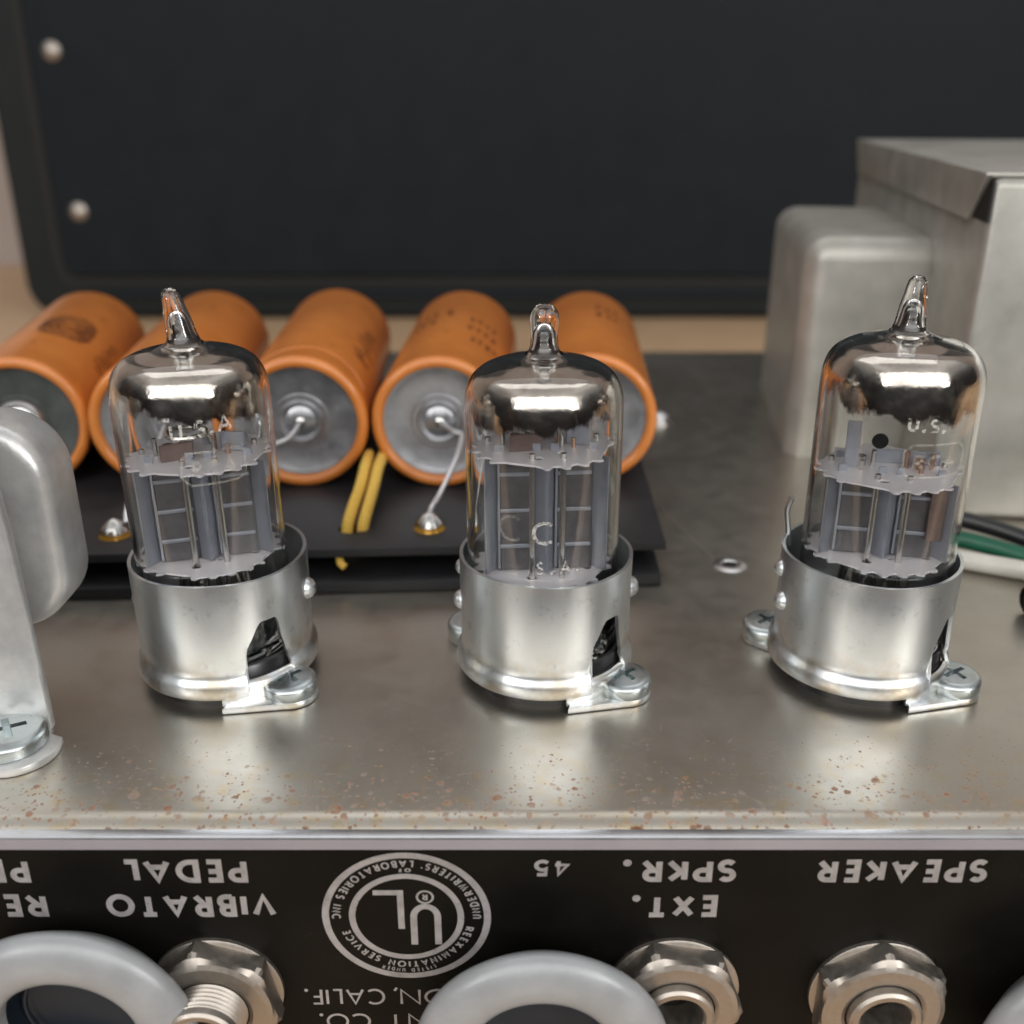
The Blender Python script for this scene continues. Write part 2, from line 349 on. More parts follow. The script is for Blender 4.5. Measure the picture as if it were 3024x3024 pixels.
# ------------------------------------------------------------------ stroke lettering (geometric sans)
def arc(cx, cy, rx, ry, a0, a1, n=14): return [(cx + rx * cos(R(a0 + (a1 - a0) * i / n)), cy + ry * sin(R(a0 + (a1 - a0) * i / n))) for i in range(n + 1)]
GL = {
 'A': (.86, [[(0, 0), (.43, 1), (.86, 0)], [(.16, .30), (.70, .30)]]),
 'B': (.56, [[(0, 0), (0, 1), (.28, 1)] + arc(.28, .765, .22, .235, 90, -90)[1:] + [(0, .53)], [(.28, .53)] + arc(.28, .265, .28, .265, 90, -90)[1:] + [(0, 0)]]),
 'C': (.80, [arc(.5, .5, .5, .5, 50, 310, 22)]),
 'D': (.72, [[(0, 0), (0, 1), (.22, 1)] + arc(.22, .5, .5, .5, 90, -90, 18)[1:] + [(0, 0)]]),
 'E': (.48, [[(.48, 1), (0, 1), (0, 0), (.48, 0)], [(0, .52), (.44, .52)]]),
 'F': (.46, [[(.46, 1), (0, 1), (0, 0)], [(0, .5), (.42, .5)]]),
 'I': (.0, [[(0, 0), (0, 1)]]), 'K': (.60, [[(0, 0), (0, 1)], [(.58, 1), (.06, .48)], [(.14, .56), (.62, 0)]]),
 'L': (.42, [[(0, 1), (0, 0), (.42, 0)]]), 'M': (.9, [[(0, 0), (.1, 1), (.45, .1), (.8, 1), (.9, 0)]]),
 'N': (.72, [[(0, 0), (0, 1), (.72, 0), (.72, 1)]]), 'O': (1.0, [arc(.5, .5, .5, .5, 90, 450, 32)]),
 'P': (.56, [[(0, 0), (0, 1), (.27, 1)] + arc(.27, .73, .27, .27, 90, -90)[1:] + [(0, .46)]]),
 'R': (.60, [[(0, 0), (0, 1), (.28, 1)] + arc(.28, .74, .26, .26, 90, -90)[1:] + [(0, .48)], [(.22, .48), (.60, 0)]]),
 'S': (.54, [arc(.27, .75, .25, .25, 35, 270, 14) + arc(.27, .25, .27, .25, 90, -145, 14)[1:]]),
 'T': (.60, [[(0, 1), (.60, 1)], [(.30, 1), (.30, 0)]]), 'U': (.64, [[(0, 1), (0, .32)] + arc(.32, .32, .32, .32, 180, 360, 16)[1:] + [(.64, 1)]]),
 'V': (.80, [[(0, 1), (.40, 0), (.80, 1)]]), 'W': (1.1, [[(0, 1), (.28, 0), (.55, 1), (.82, 0), (1.1, 1)]]), 'X': (.66, [[(0, 0), (.66, 1)], [(0, 1), (.66, 0)]]),
 'Y': (.66, [[(0, 1), (.33, .48), (.66, 1)], [(.33, .48), (.33, 0)]]),
 '4': (.58, [[(.42, 0), (.42, 1), (0, .28), (.58, .28)]]), '5': (.52, [[(.48, 1), (.10, 1), (.04, .55)] + arc(.22, .32, .30, .32, 120, -140, 16)]),
 '.': (.0, [[(0, 0), (0, .06)]]), ',': (.0, [[(.02, .06), (-.08, -.16)]]), "'": (.0, [[(0, 1), (0, .8)]]), ' ': (.28, []) }
def stroke_pts(pl, t):
    """ribbon outline (left, right) of a polyline with mitred joints"""
    n = len(pl); L = []; closed = n > 3 and math.dist(pl[0], pl[-1]) < 1e-5
    for i, p in enumerate(pl):
        p = Vector(p)
        a = Vector(pl[i - 1]) if i else (Vector(pl[-2]) if closed else None)
        b = Vector(pl[i + 1]) if i < n - 1 else (Vector(pl[1]) if closed else None)
        d0 = (p - a).normalized() if a is not None else None; d1 = (b - p).normalized() if b is not None else None
        d0 = d0 or d1; d1 = d1 or d0
        n0 = Vector((-d0.y, d0.x)); n1 = Vector((-d1.y, d1.x)); mm = (n0 + n1)
        mm = mm.normalized() if mm.length > 1e-4 else n0
        k = min(1 / max(.3, mm.dot(n0)), 1.45)
        L.append((p + mm * t / 2 * k, p - mm * t / 2 * k))
    return L
def text_width(s, h, t, gap, wide):
    return sum(GL[c][0] * (h - t) * wide + t + gap for c in s) - gap
def text_strokes(s, h, t, gap, wide=1.0):
    """list of ribbons in text space; x from 0, baseline y=0"""
    x = 0; out_ = []
    for c in s:
        wd, st = GL[c]; tt = t * (1.35 if c == '.' else 1)
        for pl in st:
            hh = h - t
            if c == '.':
                q_ = t * .72; out_.append([(Vector((x + t / 2 - q_ * sin(a), q_ - q_ * cos(a))), Vector((x + t / 2 + q_ * sin(a), q_ - q_ * cos(a)))) for a in [R(3 + 174 * i / 10) for i in range(11)]]); continue
            out_.append(stroke_pts([(x + t / 2 + px * hh * wide, t / 2 + py * hh) for px, py in pl], tt))
        x += wd * (h - t) * wide + t + gap
    return out_
def ribbons(bm, strokes, fn, lift=.012):
    """fn(x, y, k) -> 3D point, k = lift"""
    for i, L in enumerate(strokes):
        k0 = .01 + lift * (i % 5); pv = None
        # subdivide long segments so that they follow curved surfaces
        P = []
        for j, (a, b) in enumerate(L):
            if j:
                a0, b0 = L[j - 1]; m_ = max(1, int(((a + b) / 2 - (a0 + b0) / 2).length / 0.8))
                for q in range(1, m_): P.append((a0.lerp(a, q / m_), b0.lerp(b, q / m_)))
            P.append((a, b))
        for ip, (a, b) in enumerate(P):
            k = k0 + .0011 * ip
            va, vb = bm.verts.new(fn(a.x, a.y, k)), bm.verts.new(fn(b.x, b.y, k))
            if pv: bm.faces.new((pv[0], va, vb, pv[1]))
            pv = (va, vb)

# ================================================================== setting
bm = NB(); box(bm, -1500, 1500, -110, 818, -105, -65, 3)
o = put('table', bm, 'wood'); o['kind'] = 'structure'
bm = NB(); box(bm, -2500, 2500, 820, 860, -900, 1200)
o = put('wall', bm, 'wall'); o['kind'] = 'structure'

# black case standing on the table behind the amplifier
case = thing('black_case', 'black plastic case with rounded corners and small rivets standing behind the chassis', 'case', (0, 590, -65))
bm = NB(); pr = []
def rrect(x0, x1, z0, z1, r, n=8):
    p = []
    for cx, cz, a in ((x1 - r, z1 - r, 0), (x0 + r, z1 - r, 90), (x0 + r, z0 + r, 180), (x1 - r, z0 + r, 270)):
        p += [(cx + r * cos(R(a + 90 * i / n)), cz + r * sin(R(a + 90 * i / n))) for i in range(n + 1)]
    return p
prism(bm, rrect(-327, 560, 0, 470, 24), 0, 150, RX(pi / 2) @ T(0, 0, -150), 6, 3)
put('case_frame', bm, 'caseframe', case)
bm = NB(); prism(bm, rrect(-297, 516, 29, 430, 8), 0, 4, RX(pi / 2) @ T(0, 0, 0.01), 2.5, 3)
put('case_panel', bm, 'caseblack', case)
bm = NB(); prism(bm, rrect(-303, 522, 23, 436, 12), -.5, 1.2, RX(pi / 2)); put('groove_shade', bm, 'hole', case)  # black strip painted in as the shade of the groove round the panel
bm = NB(); tube(bm, [(-285, -1, 17), (514, -1, 17)], 2.4, 10)
put('case_trim', bm, 'caseblack', case)
for x, z in ((-282, 166), (-281, 71)):
    bm = NB(); r_ = 5.6 if x > -300 else 3.0
    lathe(bm, [(0, r_ * .45), (r_ * .6, r_ * .36), (r_, .0)], 24, mtx=T(x, -4 if x > -300 else 0, z) @ RX(pi / 2)); put('rivet', bm, 'rivet', case)

# ================================================================== amplifier chassis
ch = thing('amplifier_chassis', 'rust-freckled grey steel amplifier chassis with black lettered rear panel', 'amplifier chassis', (0, 0, 0))
bm = NB()
prof = [(234, -40), (234, -1.5), (233.5, -.4), (232.5, 0)]
yz = [(230 - i * 6.0, 0) for i in range(0, 38)] + [(3.6 * (1 - sin(R(a))) - .8, -3.6 * (1 - cos(R(a)))) for a in range(0, 91, 5)] + [(-.8, -10), (-.8, -60)]
yz = prof + yz
xs = [-190 + i * 5 for i in range(77)]
rows = [[bm.verts.new((x, y, z + (.08 * mnoise.noise(Vector((x * .02, y * .03, 0))) if abs(z) < 4 else 0))) for x in xs] for y, z in yz]
for a, b in zip(rows, rows[1:]):
    for i in range(len(xs) - 1): bm.faces.new((a[i], b[i], b[i + 1], a[i + 1]))
for i in (0, -1):
    try: bm.faces.new([r_[i] for r_ in rows])
    except ValueError: pass
bmesh.ops.recalc_face_normals(bm, faces=bm.faces[:])
put('top_sheet', bm, 'chassis', ch, 50)
PY = -2.4     # face of the rear panel
bm = NB(); box(bm, -190, 190, PY, -.82, -60, .1 , .18, 2)
put('panel_plate', bm, 'plate_edge', ch)
bm = NB(); box(bm, -190, 190, PY - .05, PY + .02, -59.8, -.22); put('panel_border', bm, 'bare', ch)
bm = NB(); box(bm, -189, 189, PY - .09, PY - .045, -59, -1.62); bp = put('black_panel', bm, 'panel', ch)
def panel_fn(x0, z0):      # text space to the upside-down panel print
    return lambda x, y, k: (x0 - x, PY - .10 - k, z0 - y)
def panel_text(s, xs_, xe, z0, h, t):
    """fit the words between x = xs_ (first letter) and xe; lettering is upside down"""
    want = xs_ - xe; base = sum(GL[c][0] * (h - t) + t for c in s); gaps = len(s) - 1
    gap = .16 * h; wide = (want - gaps * gap - t * len(s)) / max(.01, base - t * len(s))
    b = NB(); ribbons(b, text_strokes(s, h, t, gap, wide), panel_fn(xs_, z0)); put('lettering', b, 'print', ch, None)
panel_text('SPEAKER', 56.1, 35.9, -2.95, 3.45, .75)
panel_text('SPKR', 26.5, 15.2, -2.95, 3.4, .75); panel_text('.', 13.9, 13.5, -3.0, 3.4, .7)
panel_text('EXT', 24.6, 16.1, -8.35, 3.4, .75); panel_text('.', 15.2, 14.8, -8.35, 3.4, .7)
panel_text('45', 6.8, 2.6, -3.0, 2.5, .5)
panel_text('PEDAL', -31.2, -45.9, -2.95, 3.5, .75); panel_text('VIBRATO', -28.3, -48.6, -8.2, 3.5, .75)
panel_text('PEDAL', -56.9, -71.6, -2.95, 3.5, .75); panel_text('REVERB', -55.7, -73.6, -8.2, 3.5, .75)
panel_text('FULLERTON,', 9.3, -14.8, -23.4, 2.7, .34); panel_text('CALIF.', -15.9, -25.9, -23.4, 2.7, .34)
panel_text('CO.', -17.9, -24.3, -27.6, 2.7, .34); panel_text('INSTRUMENT', 10.2, -15.9, -27.6, 2.7, .34)
# laboratory emblem: two rings, two letters, curved words
EX, EZ = -12.7, -11.75
emb = NB()
def efn(x, y, k): return (EX - x, PY - .10 - k, EZ - y * .965)
def circ(r_, t, n=72): return stroke_pts([(r_ * cos(2 * pi * i / n), r_ * sin(2 * pi * i / n)) for i in range(n + 1)], t)
ribbons(emb, [circ(9.75, .85), circ(6.55, .78)], efn)
u = [[(-.0, 6.4), (0, 1.9)] + arc(1.45, 1.9, 1.45, 1.7, 180, 360, 16)[1:] + [(2.9, 6.4)]]
ribbons(emb, [stroke_pts([(x - 3.75, y - 1.9) for x, y in u[0]], .82)], efn)
ribbons(emb, [stroke_pts([(.65, 1.95), (.65, -3.9), (3.9, -3.9)], .78)], efn)
ribbons(emb, [stroke_pts([(-2.3 + .95 * cos(2 * pi * i / 24), -3.2 + .95 * sin(2 * pi * i / 24)) for i in range(25)], .28)], efn)
rr_ = [[(a + Vector((-2.62, -3.7)), b + Vector((-2.62, -3.7))) for a, b in L] for L in text_strokes('R', 1.0, .2, .1)]
ribbons(emb, rr_, efn)
def ring_words(s, r0, h, t, a0, a1, outward=True):
    tw = text_width(s, h, t, .25, .8); st = text_strokes(s, h, t, .25, .8)
    def f(x, y, k):
        a = R(a0 + (a1 - a0) * x / tw); rr2 = r0 + y if outward else r0 - y
        return efn(rr2 * cos(a), rr2 * sin(a), k)
    ribbons(emb, st, f)
ring_words('REEXAMINATION SERVICE', 7.25, 1.05, .2, 168, 16)
ring_words("UNDERWRITERS' LABORATORIES INC", 9.0, 1.1, .2, 178, 362, False)
ring_words('LISTED UNDER', 8.5, .62, .12, 112, 68); ring_words('OF', 7.75, .6, .13, 264, 276, False)
put('laboratory_emblem', emb, 'print', ch, None)
# threaded hole with a raised lip, old scribed line, scuffs
bm = NB(); lathe(bm, [(3.1, .0), (2.4, .22), (1.7, .42), (1.35, .3), (1.3, .08)], 40, mtx=T(39.7, 70.6, .03)); lip = put('threaded_hole', bm, 'tin', ch, 60)
bm = NB(); lathe(bm, [(0, .12), (1.3, .14)], 32, mtx=T(39.7, 70.6, .03)); put('hole_floor', bm, 'hole', lip)
bm = NB()
for P in ([(29.4, 108, 0), (33.5, 88, 0), (37.2, 74.5, 0)],):
    Q = spline(P, 6); bm = NB(); tube(bm, [p + Vector((0, 0, .03)) for p in Q], .10, 6); put('scratch', bm, 'scr', ch)

# ================================================================== screws
def screw_parts(parent, x, y, z, r_=3.7, h=2.1, rot=.3, tilt=(0, 0), name='screw'):
    b = NB(); prof = [(0, 0), (r_ * .96, 0), (r_, .25), (r_, h * .55)]
    for i in range(1, 9):
        a = pi / 2 * i / 8; prof.append((r_ * (.70 + .30 * cos(a)), h * .55 + h * .33 * sin(a)))
    prof += [(r_ * .45, h * .93), (0, h * .97)]
    lathe(b, prof, 56)
    c = NB(); k = r_ / 3.7
    L_, w_ = 1.85 * k, .36 * k
    prism(c, [(L_, -w_), (L_, w_), (w_, w_), (w_, L_), (-w_, L_), (-w_, w_), (-L_, w_), (-L_, -w_), (-w_, -w_), (-w_, -L_), (w_, -L_), (w_, -w_)], h - 1.25 * k, h + 1, RZ(rot))
    b = boolean(b, c)
    o_ = put(name, b, 'zinc', parent, 32, (x, y, z)); o_.rotation_euler = (tilt[0], tilt[1], 0); return o_

# ================================================================== tube sockets with shield bases
def shell_r(z):
    P = [(1.9, 13.0), (2.2, 13.1), (3.3, 13.08), (3.9, 12.95), (4.4, 12.6), (4.9, 12.35), (5.5, 12.25), (6.3, 12.4), (14, 12.42), (19.0, 12.45)]
    for (a, ra), (b, rb) in zip(P, P[1:]):
        if z <= b: return ra + (rb - ra) * (z - a) / (b - a)
    return P[-1][1]
def smooth_(x): x = max(0, min(1, x)); return x * x * (3 - 2 * x)
def cut_h(d):
    """height of the opening at angle d (degrees), window beside the ear"""
    if d < -61 or d > -26: return 0
    if d < -57.5: return 9.3 * math.sqrt(max(0, 1 - ((-57.5 - d) / 3.5) ** 4))
    if d < -39: return 9.3 + 3.3 * smooth_((d + 60) / 12)
    if d < -36.5: return 12.6 - .7 * ((d + 39) / 2.5) ** 2
    if d < -34.5: return 11.9 - 3.05 * smooth_((d + 36.5) / 2)
    if d < -31.5: return 8.85 - 2.2 * smooth_((d + 34.5) / 3)
    return 6.65 - 6.65 * smooth_((d + 31.5) / 5.5)
def make_base(x, y, label, rz=0, prong=False, stain_seed=0):
    t = thing('tube_shield_base', label, 'tube socket', (x, y, 0), rz, 'aluminium tube sockets along the chassis')
    b = NB(); n = 420; zs = [1.9, 2.2, 2.8, 3.5, 4.1, 4.6, 5.2, 5.9, 6.6, 8, 10, 12, 14, 16, 17.5, 18.6, 19.0]
    rings = []
    for i in range(n):
        d = -180 + 360 * i / n; lo = max(cut_h(d), cut_h(((d + 180 + 180) % 360) - 180), 1.9)
        a = R(d); row = []
        for k in range(len(zs)):
            z = lo + (19.0 - lo) * (zs[k] - 1.9) / 17.1 if lo > 2.0 else zs[k]
            rr2 = shell_r(z) + .10 * mnoise.noise(Vector((cos(a) * 1.6 + x, sin(a) * 1.6, z * .16))) + .03 * mnoise.noise(Vector((cos(a) * 6 + x, sin(a) * 6, z * .6)))
            zz = z + .12 * sin(a * 3 + stain_seed) * (z > 18.5)
            row.append((rr2, a, zz))
        rings.append(row)
    def V(q, off): rr2, a, z = q; return b.verts.new(((rr2 - off) * cos(a), (rr2 - off) * sin(a), z))
    o_ = [[V(q, 0) for q in row] for row in rings]; in_ = [[V(q, .5) for q in row] for row in rings]
    K = len(zs)
    for i in range(n):
        j = (i + 1) % n
        for k in range(K - 1):
            b.faces.new((o_[i][k], o_[j][k], o_[j][k + 1], o_[i][k + 1])); b.faces.new((in_[i][k], in_[i][k + 1], in_[j][k + 1], in_[j][k]))
        b.faces.new((o_[i][K - 1], o_[j][K - 1], in_[j][K - 1], in_[i][K - 1])); b.faces.new((o_[i][0], in_[i][0], in_[j][0], o_[j][0]))
    sh = put('shield_shell', b, 'alu', t, 40)
    for a, z, s_ in ((2, 13.0, .9), (183, 11.4, .8), (172, 15.6, .7)):
        b = NB(); lathe(b, [(0, 1.75 * s_), (.8 * s_, 1.6 * s_), (1.45 * s_, 1.1 * s_), (1.8 * s_, .35), (2.05 * s_, -.2)], 28, mtx=RZ(R(a)) @ T(12.1, 0, z) @ RY(pi / 2)); put('bayonet_peg', b, 'alu', t)
    for q in (0, pi):
        # ear: flat foot under the screw, joined to the skirt by a little step
        cx, cy_ = 13.9 * cos(R(-36) + q), 13.9 * sin(R(-36) + q)
        P = [(12.2 * cos(R(d) + q), 12.2 * sin(R(d) + q)) for d in (-16, -30, -45, -60, -74)]
        P += [(13.9 * cos(R(-78) + q), 13.9 * sin(R(-78) + q))]
        P += [(cx + 3.75 * cos(R(d) + q), cy_ + 3.75 * sin(R(d) + q)) for d in range(-90, 31, 12)]
        b = NB(); prism(b, P, .1, 1.1, bev=.2); put('mounting_ear', b, 'alu', t)
        b = NB(); lathe(b, [(12.5, 2.6), (12.95, 2.4), (13.02, 1.8), (13.05, .9), (12.6, .9), (12.5, 2.6)], 30, mtx=RZ(q), a0=R(-78), a1=R(-52)); put('skirt_wall', b, 'alu', t, 40)
        b = NB(); lathe(b, [(11.7, 1.0), (11.75, 3.5), (12.1, 4.0), (12.6, 3.9), (12.95, 3.3), (13.0, 1.0)], 24, mtx=RZ(q), a0=R(-62), a1=R(-27)); put('saddle_rim', b, 'alu', t, 50)
        screw_parts(t, cx, cy_, 1.15, 3.75, 2.5, .5 + x * .03 + q, (R(3), R(-2)))
    b = NB(); lathe(b, [(0, 3.0), (9.0, 3.0), (9.4, 2.8), (9.5, 2.2), (10.9, 2.0), (11.2, 1.4), (11.2, .0)], 56)
    lathe(b, [(11.5, 0), (11.5, 5.6), (11.2, 5.9), (10.9, 5.9), (10.75, 5.5), (10.75, 1)], 56)
    tube(b, [(11.45 * cos(R(a)), 11.45 * sin(R(a)), 3.6) for a in range(0, 361, 6)], .25, 8, False)
    put('socket_body', b, 'blackplastic', t, 50)
    if prong:
        b = NB(); tube(b, spline([(-9.9, 6.6, 17), (-10.2, 6.8, 20), (-10.5, 7, 22.5), (-10.1, 6.8, 24.6)], 5), .75, 8, flat=.5); put('bent_prong', b, 'alu', t)
    return t
make_base(-42.3, 36.3, 'aluminium shield base with foot screw at the left, below the tube with a leaning tip', R(-3), False, 0)
make_base(4.9, 36.3, 'middle aluminium shield base, directly above the round laboratory emblem', 0, False, 1.5)
make_base(51.7, 36.3, 'right aluminium shield base with a bent prong on its rim, by the green wire', R(2), True, 3)

# ================================================================== vacuum tubes
def dome_profile(r0, Ht, dz, n=16):
    K = [(r0, Ht - dz - .6), (r0 * .992, Ht - dz * .78), (r0 * .965, Ht - dz * .58), (r0 * .905, Ht - dz * .40), (r0 * .80, Ht - dz * .26),
         (r0 * .66, Ht - dz * .165), (r0 * .50, Ht - dz * .105), (r0 * .36, Ht - dz * .06), (r0 * .25, Ht + .02)]
    return [(p.x, p.z) for p in spline([(a, 0, b) for a, b in K], 3)]
def make_tube(x, y, z0, label, Ht, mica, z_edge, slope, seed, lean=(0, 0), tipbend=(0, 0), style=0, rz=0, r0=10.5):
    """Ht: height of the bulb without the exhaust tip, all from the glass foot"""
    t = thing('vacuum_tube', label, 'vacuum tube', (x, y, z0), 0, 'small glass vacuum tubes')
    t.rotation_euler = (R(lean[0]), R(lean[1]), 0)
    dz = 7.6
    outer = [(0, .2), (6.5, 0), (9.0, .35), (10.0, 1.2), (r0, 2.6), (r0, 8), (r0, 18), (r0, Ht - dz - 5)] + dome_profile(r0, Ht, dz)
    neck = [(2.1, Ht + .45), (1.88, Ht + 1.1), (1.8, Ht + 2.2), (1.78, Ht + 3.4), (1.92, Ht + 4.6), (1.85, Ht + 5.5), (1.4, Ht + 6.2), (.8, Ht + 6.6), (0, Ht + 6.7)]
    if style != 1: neck = [(2.2, Ht + .45), (1.95, Ht + 1.3), (1.85, Ht + 2.4), (1.7, Ht + 3.6), (1.42, Ht + 5.0), (1.3, Ht + 6.0), (1.1, Ht + 6.7), (.65, Ht + 7.2), (0, Ht + 7.35)]
    th = .75
    inner = [(0, 1.8), (6.5, 1.7), (8.6, 1.9), (r0 - th - .1, 3.2), (r0 - th, 8), (r0 - th, 18), (r0 - th, Ht - dz - 5)] + \
            [(max(1.5, q - th * (1 if q > 8 else .9)), z - th * .75 * smooth_((r0 - q) / 4)) for q, z in dome_profile(r0, Ht, dz)] + \
            [(1.3, Ht + .9), (1.1, Ht + 1.8), (1.0, Ht + 3.0), (.6, Ht + 4.0), (0, Ht + 4.4)]
    def bend(b):
        for v in b.verts:
            k = max(0, v.co.z - Ht - .5) / 6; v.co.x += tipbend[0] * k; v.co.y += tipbend[1] * k
    b = NB(); lathe(b, inner, 96)
    bmesh.ops.reverse_faces(b, faces=b.faces[:])        # the inner wall faces the cavity
    lathe(b, outer + neck, 96); bend(b)
    put('glass_bulb', b, 'glass', t, 180)
    # silver getter film lining the dome
    film = [(q - .05, z - .04) for q, z in inner if z > Ht - 14] 
    film = [(r0 - th - .05, z_edge - 2)] + [(q, z) for q, z in film if z > z_edge - 1]
    film = [(q if q > 1.0 else max(q, 0), z) for q, z in film if z < Ht + .2]
    b = NB(); lathe(b, [(1.75, Ht + .1), (1.3, Ht + .85), (1.05, Ht + 1.75), (.98, Ht + 2.5), (.3, Ht + 2.9), (0, Ht + 2.7)], 40); bend(b); put('neck_dark_reflection', b, 'neckdark', t, 60)  # near-black film paints the dark reflection in the neck
    b = NB(); lathe(b, film, 96); bend(b); put('getter_film', b, m_getter(z_edge, slope, seed), t, 180)
    # mica spacers
    zl, zu = mica
    def mica_disc(z, a_off, rm=9.45):
        P = []; n = 120
        for i in range(n):
            a = 2 * pi * i / n; q = (a - a_off) % (pi / 2) - pi / 4
            flat = 8.95 / max(.6, cos(q)); base = min(rm, flat)
            tooth = 0
            if flat >= rm - .35: tooth = .85 * ((i % 5) < 2) + .18 * math.sin(i * 7.3 + seed)
            P.append(((base - .25 + tooth) * cos(a), (base - .25 + tooth) * sin(a)))
        b_ = NB(); prism(b_, P, z - .14, z + .14)
        c_ = NB()
        for hx, hy, hr in ((5.2, -4.3, .55), (-3.2, -5.2, .7), (0.3, -4.4, .4), (5.9, 2.8, .6), (-6, 2, .5)):
            lathe(c_, [(0, z - 1), (hr, z - 1), (hr, z + 1), (0, z + 1)], 16, mtx=T(0, 0, 0) @ RZ(a_off) @ T(hx, hy, 0))
        b_ = boolean(b_, c_)
        put('mica_disc', b_, 'mica', t, None)
    mica_disc(zu, R(20) + rz); mica_disc(zl, R(12) + rz)
    # anodes: two folded boxes with ribs and side wings in a painted lit tone
    G = RZ(rz)
    ph0, ph1 = zl + .3, zu - .3
    for sgn, mt in ((-1, 'plate'), (1, 'plate')):
        b = NB(); cx = sgn * 3.9
        w2, d2 = (3.15, 3.4)
        prism(b, [(cx - w2, -d2 + 1), (cx - w2 + 1, -d2), (cx + w2 - 1, -d2), (cx + w2, -d2 + 1), (cx + w2, d2 - 1), (cx + w2 - 1, d2), (cx - w2 + 1, d2), (cx - w2, d2 - 1)], ph0, ph1, G)
        an = put('anode_plate', b, 'plate', t)
        if style == 2 and sgn > 0: an.data.materials[0] = M['plate']
        b = NB(); nr = 3 if style != 2 else 2
        for k in range(nr):
            z = ph0 + (ph1 - ph0) * (k + .7) / (nr + .2)
            box(b, cx - w2 + .8, cx + w2 - .8, -d2 - .28, -d2 + .1, z - .25, z + .25, .1, 1, G)
        box(b, cx - w2 + .55, cx - w2 + .85, -d2 - .22, -d2 + .1, ph0 + .3, ph1 - .3, 0, 1, G)
        put('pressed_rib', b, 'plateb', an)
        for wx, ang in ((cx + sgn * (w2 + .05), 0), (cx - sgn * (w2 - .1), 0)):
            b = NB()
            yy = -d2 - 1.5 if wx * sgn < 4 else -1.1
            box(b, wx - .12, wx + .12, -d2 - 1.7, -d2 + 1.2, ph0 + .1, ph1 - .1, 0, 1, G @ T(wx, -d2, 0) @ RZ(R(-38) if wx < cx else R(38)) @ T(-wx, d2, 0))
            put('plate_wing', b, 'plateb', an)  # paler wing colour paints the light on their turned faces
        # cathode sleeve and grid rods poke out above the upper mica
        b = NB()
        for gx, gy_, r2, up in ((cx, 0, .75, 1.6), (cx - 1.7, 0, .35, 2.6), (cx + 1.7, 0, .35, 2.4), (cx, -1.9, .3, 1.5)):
            p = G @ Vector((gx, gy_, 0)); tube(b, [(p.x, p.y, zl - 1.4), (p.x, p.y, zu + up)], r2, 10)
        put('grid_rod', b, 'nickel' if sgn < 0 else 'rod', t)
    # crimped tabs through the upper mica, punched slots in the anodes, fine grid winding
    for sgn in (-1, 1):
        for tx, ty in ((1.2, -2.9), (6.4, -2.9), (1.2, 2.9), (6.4, 2.9)):
            p = G @ Vector((sgn * tx, ty, 0)); b = NB(); box(b, p.x - .55, p.x + .55, p.y - .12, p.y + .12, zu + .1, zu + 1.15, .08, 1); put('plate_tab', b, 'plateb', t)
        for k in range(3):
            zc = ph0 + (ph1 - ph0) * (.22 + .28 * k); b = NB(); box(b, sgn * .72 - .28, sgn * .72 + .28, -2.15, -2.0, zc - .8, zc + .8, .1, 1, G); put('punched_slot', b, 'hole', t)
    b = NB(); box(b, -1.25, 1.25, -2.0, -1.8, ph0, ph1, 0, 1, G); put('centre_screen', b, 'plate', t)
    for sgn in (-1, 1):
        b = NB(); P = []
        for i in range(0, 40 * 8):
            a = 2 * pi * i / 8; q = G @ Vector((sgn * 3.9 + 2.0 * cos(a), 4.1 + .5 * sin(a), 0)); P.append((q.x, q.y, ph0 + .4 + (ph1 - ph0 - .8) * i / 320))
        tube(b, P, .06, 4, False); o_ = put('grid_winding', b, 'nickel', t)
    for a in (R(15), R(165), R(255), R(285)):
        p = G @ Vector((7.9 * cos(a), 5.4 * sin(a), 0)) if style != 1 else G @ Vector((7.9 * cos(a), 6.2 * sin(a), 0))
        b = NB(); tube(b, [(p.x, p.y, zl - .6), (p.x, p.y, zu + .8)], .42, 10); put('support_rod', b, 'nickel', t)
    if style == 2:      # tall strap and brown plate seen in the right-hand tube
        b = NB(); box(b, -6.2, -4.3, -1.2, -.9, zu, zu + 6.8, .1, 1, G); put('getter_strap', b, 'plateb', t)
        b = NB(); box(b, 5.2, 7.2, -4.4, -3.9, zl + 3.3, zu - .2, .1, 1, G); put('side_plate', b, 'platebrown', t)
        b = NB(); box(b, -2.2, 7.0, 1.6, 1.9, zu + .1, zu + 2.1, .1, 1, G); put('bracket_strip', b, 'plateb', t)
        b = NB(); lathe(b, [(0, .12), (1.05, .10), (1.1, -.1)], 24, mtx=G @ T(-1.9, -2.0, zu + 4.4) @ RX(pi / 2)); put('getter_cup', b, 'blackplastic', t)
    else:
        b = NB(); tube(b, [(2.6 * cos(2 * pi * i / 24) - 1, 2.6 * sin(2 * pi * i / 24) - 1, zu + 3.2) for i in range(25)], .38, 8, False)
        tube(b, [(1.6, -1, zu + 3.2), (2.4, -1, zu + 1.5), (2.4, -1, zu)], .3, 8); put('getter_ring', b, 'nickel', t)
        b = NB(); box(b, -5.4, -1.0, -2.4, -2.1, zu + .1, zu + 2.6, .15, 1, G @ RZ(.2)); put('getter_strap', b, 'platebrown', t)
        b = NB(); box(b, 3.0, 6.4, .4, .7, zu + .1, zu + 3.0, .15, 1, G @ RZ(-.3)); put('bracket_strip', b, 'plateb', t)
    # stem wires and pins under the lower mica
    b = NB()
    for i in range(9):
        a = R(40 * i + 20); tube(b, spline([(5.9 * cos(a), 5.9 * sin(a), -2.5), (5.9 * cos(a), 5.9 * sin(a), 2.0), (5.4 * cos(a), 5.4 * sin(a), 4.5), (4.0 * cos(a + .3), 4.0 * sin(a + .3), zl - .3)], 4), .42, 8)
    put('stem_pin', b, 'nickel', t)
    b = NB()
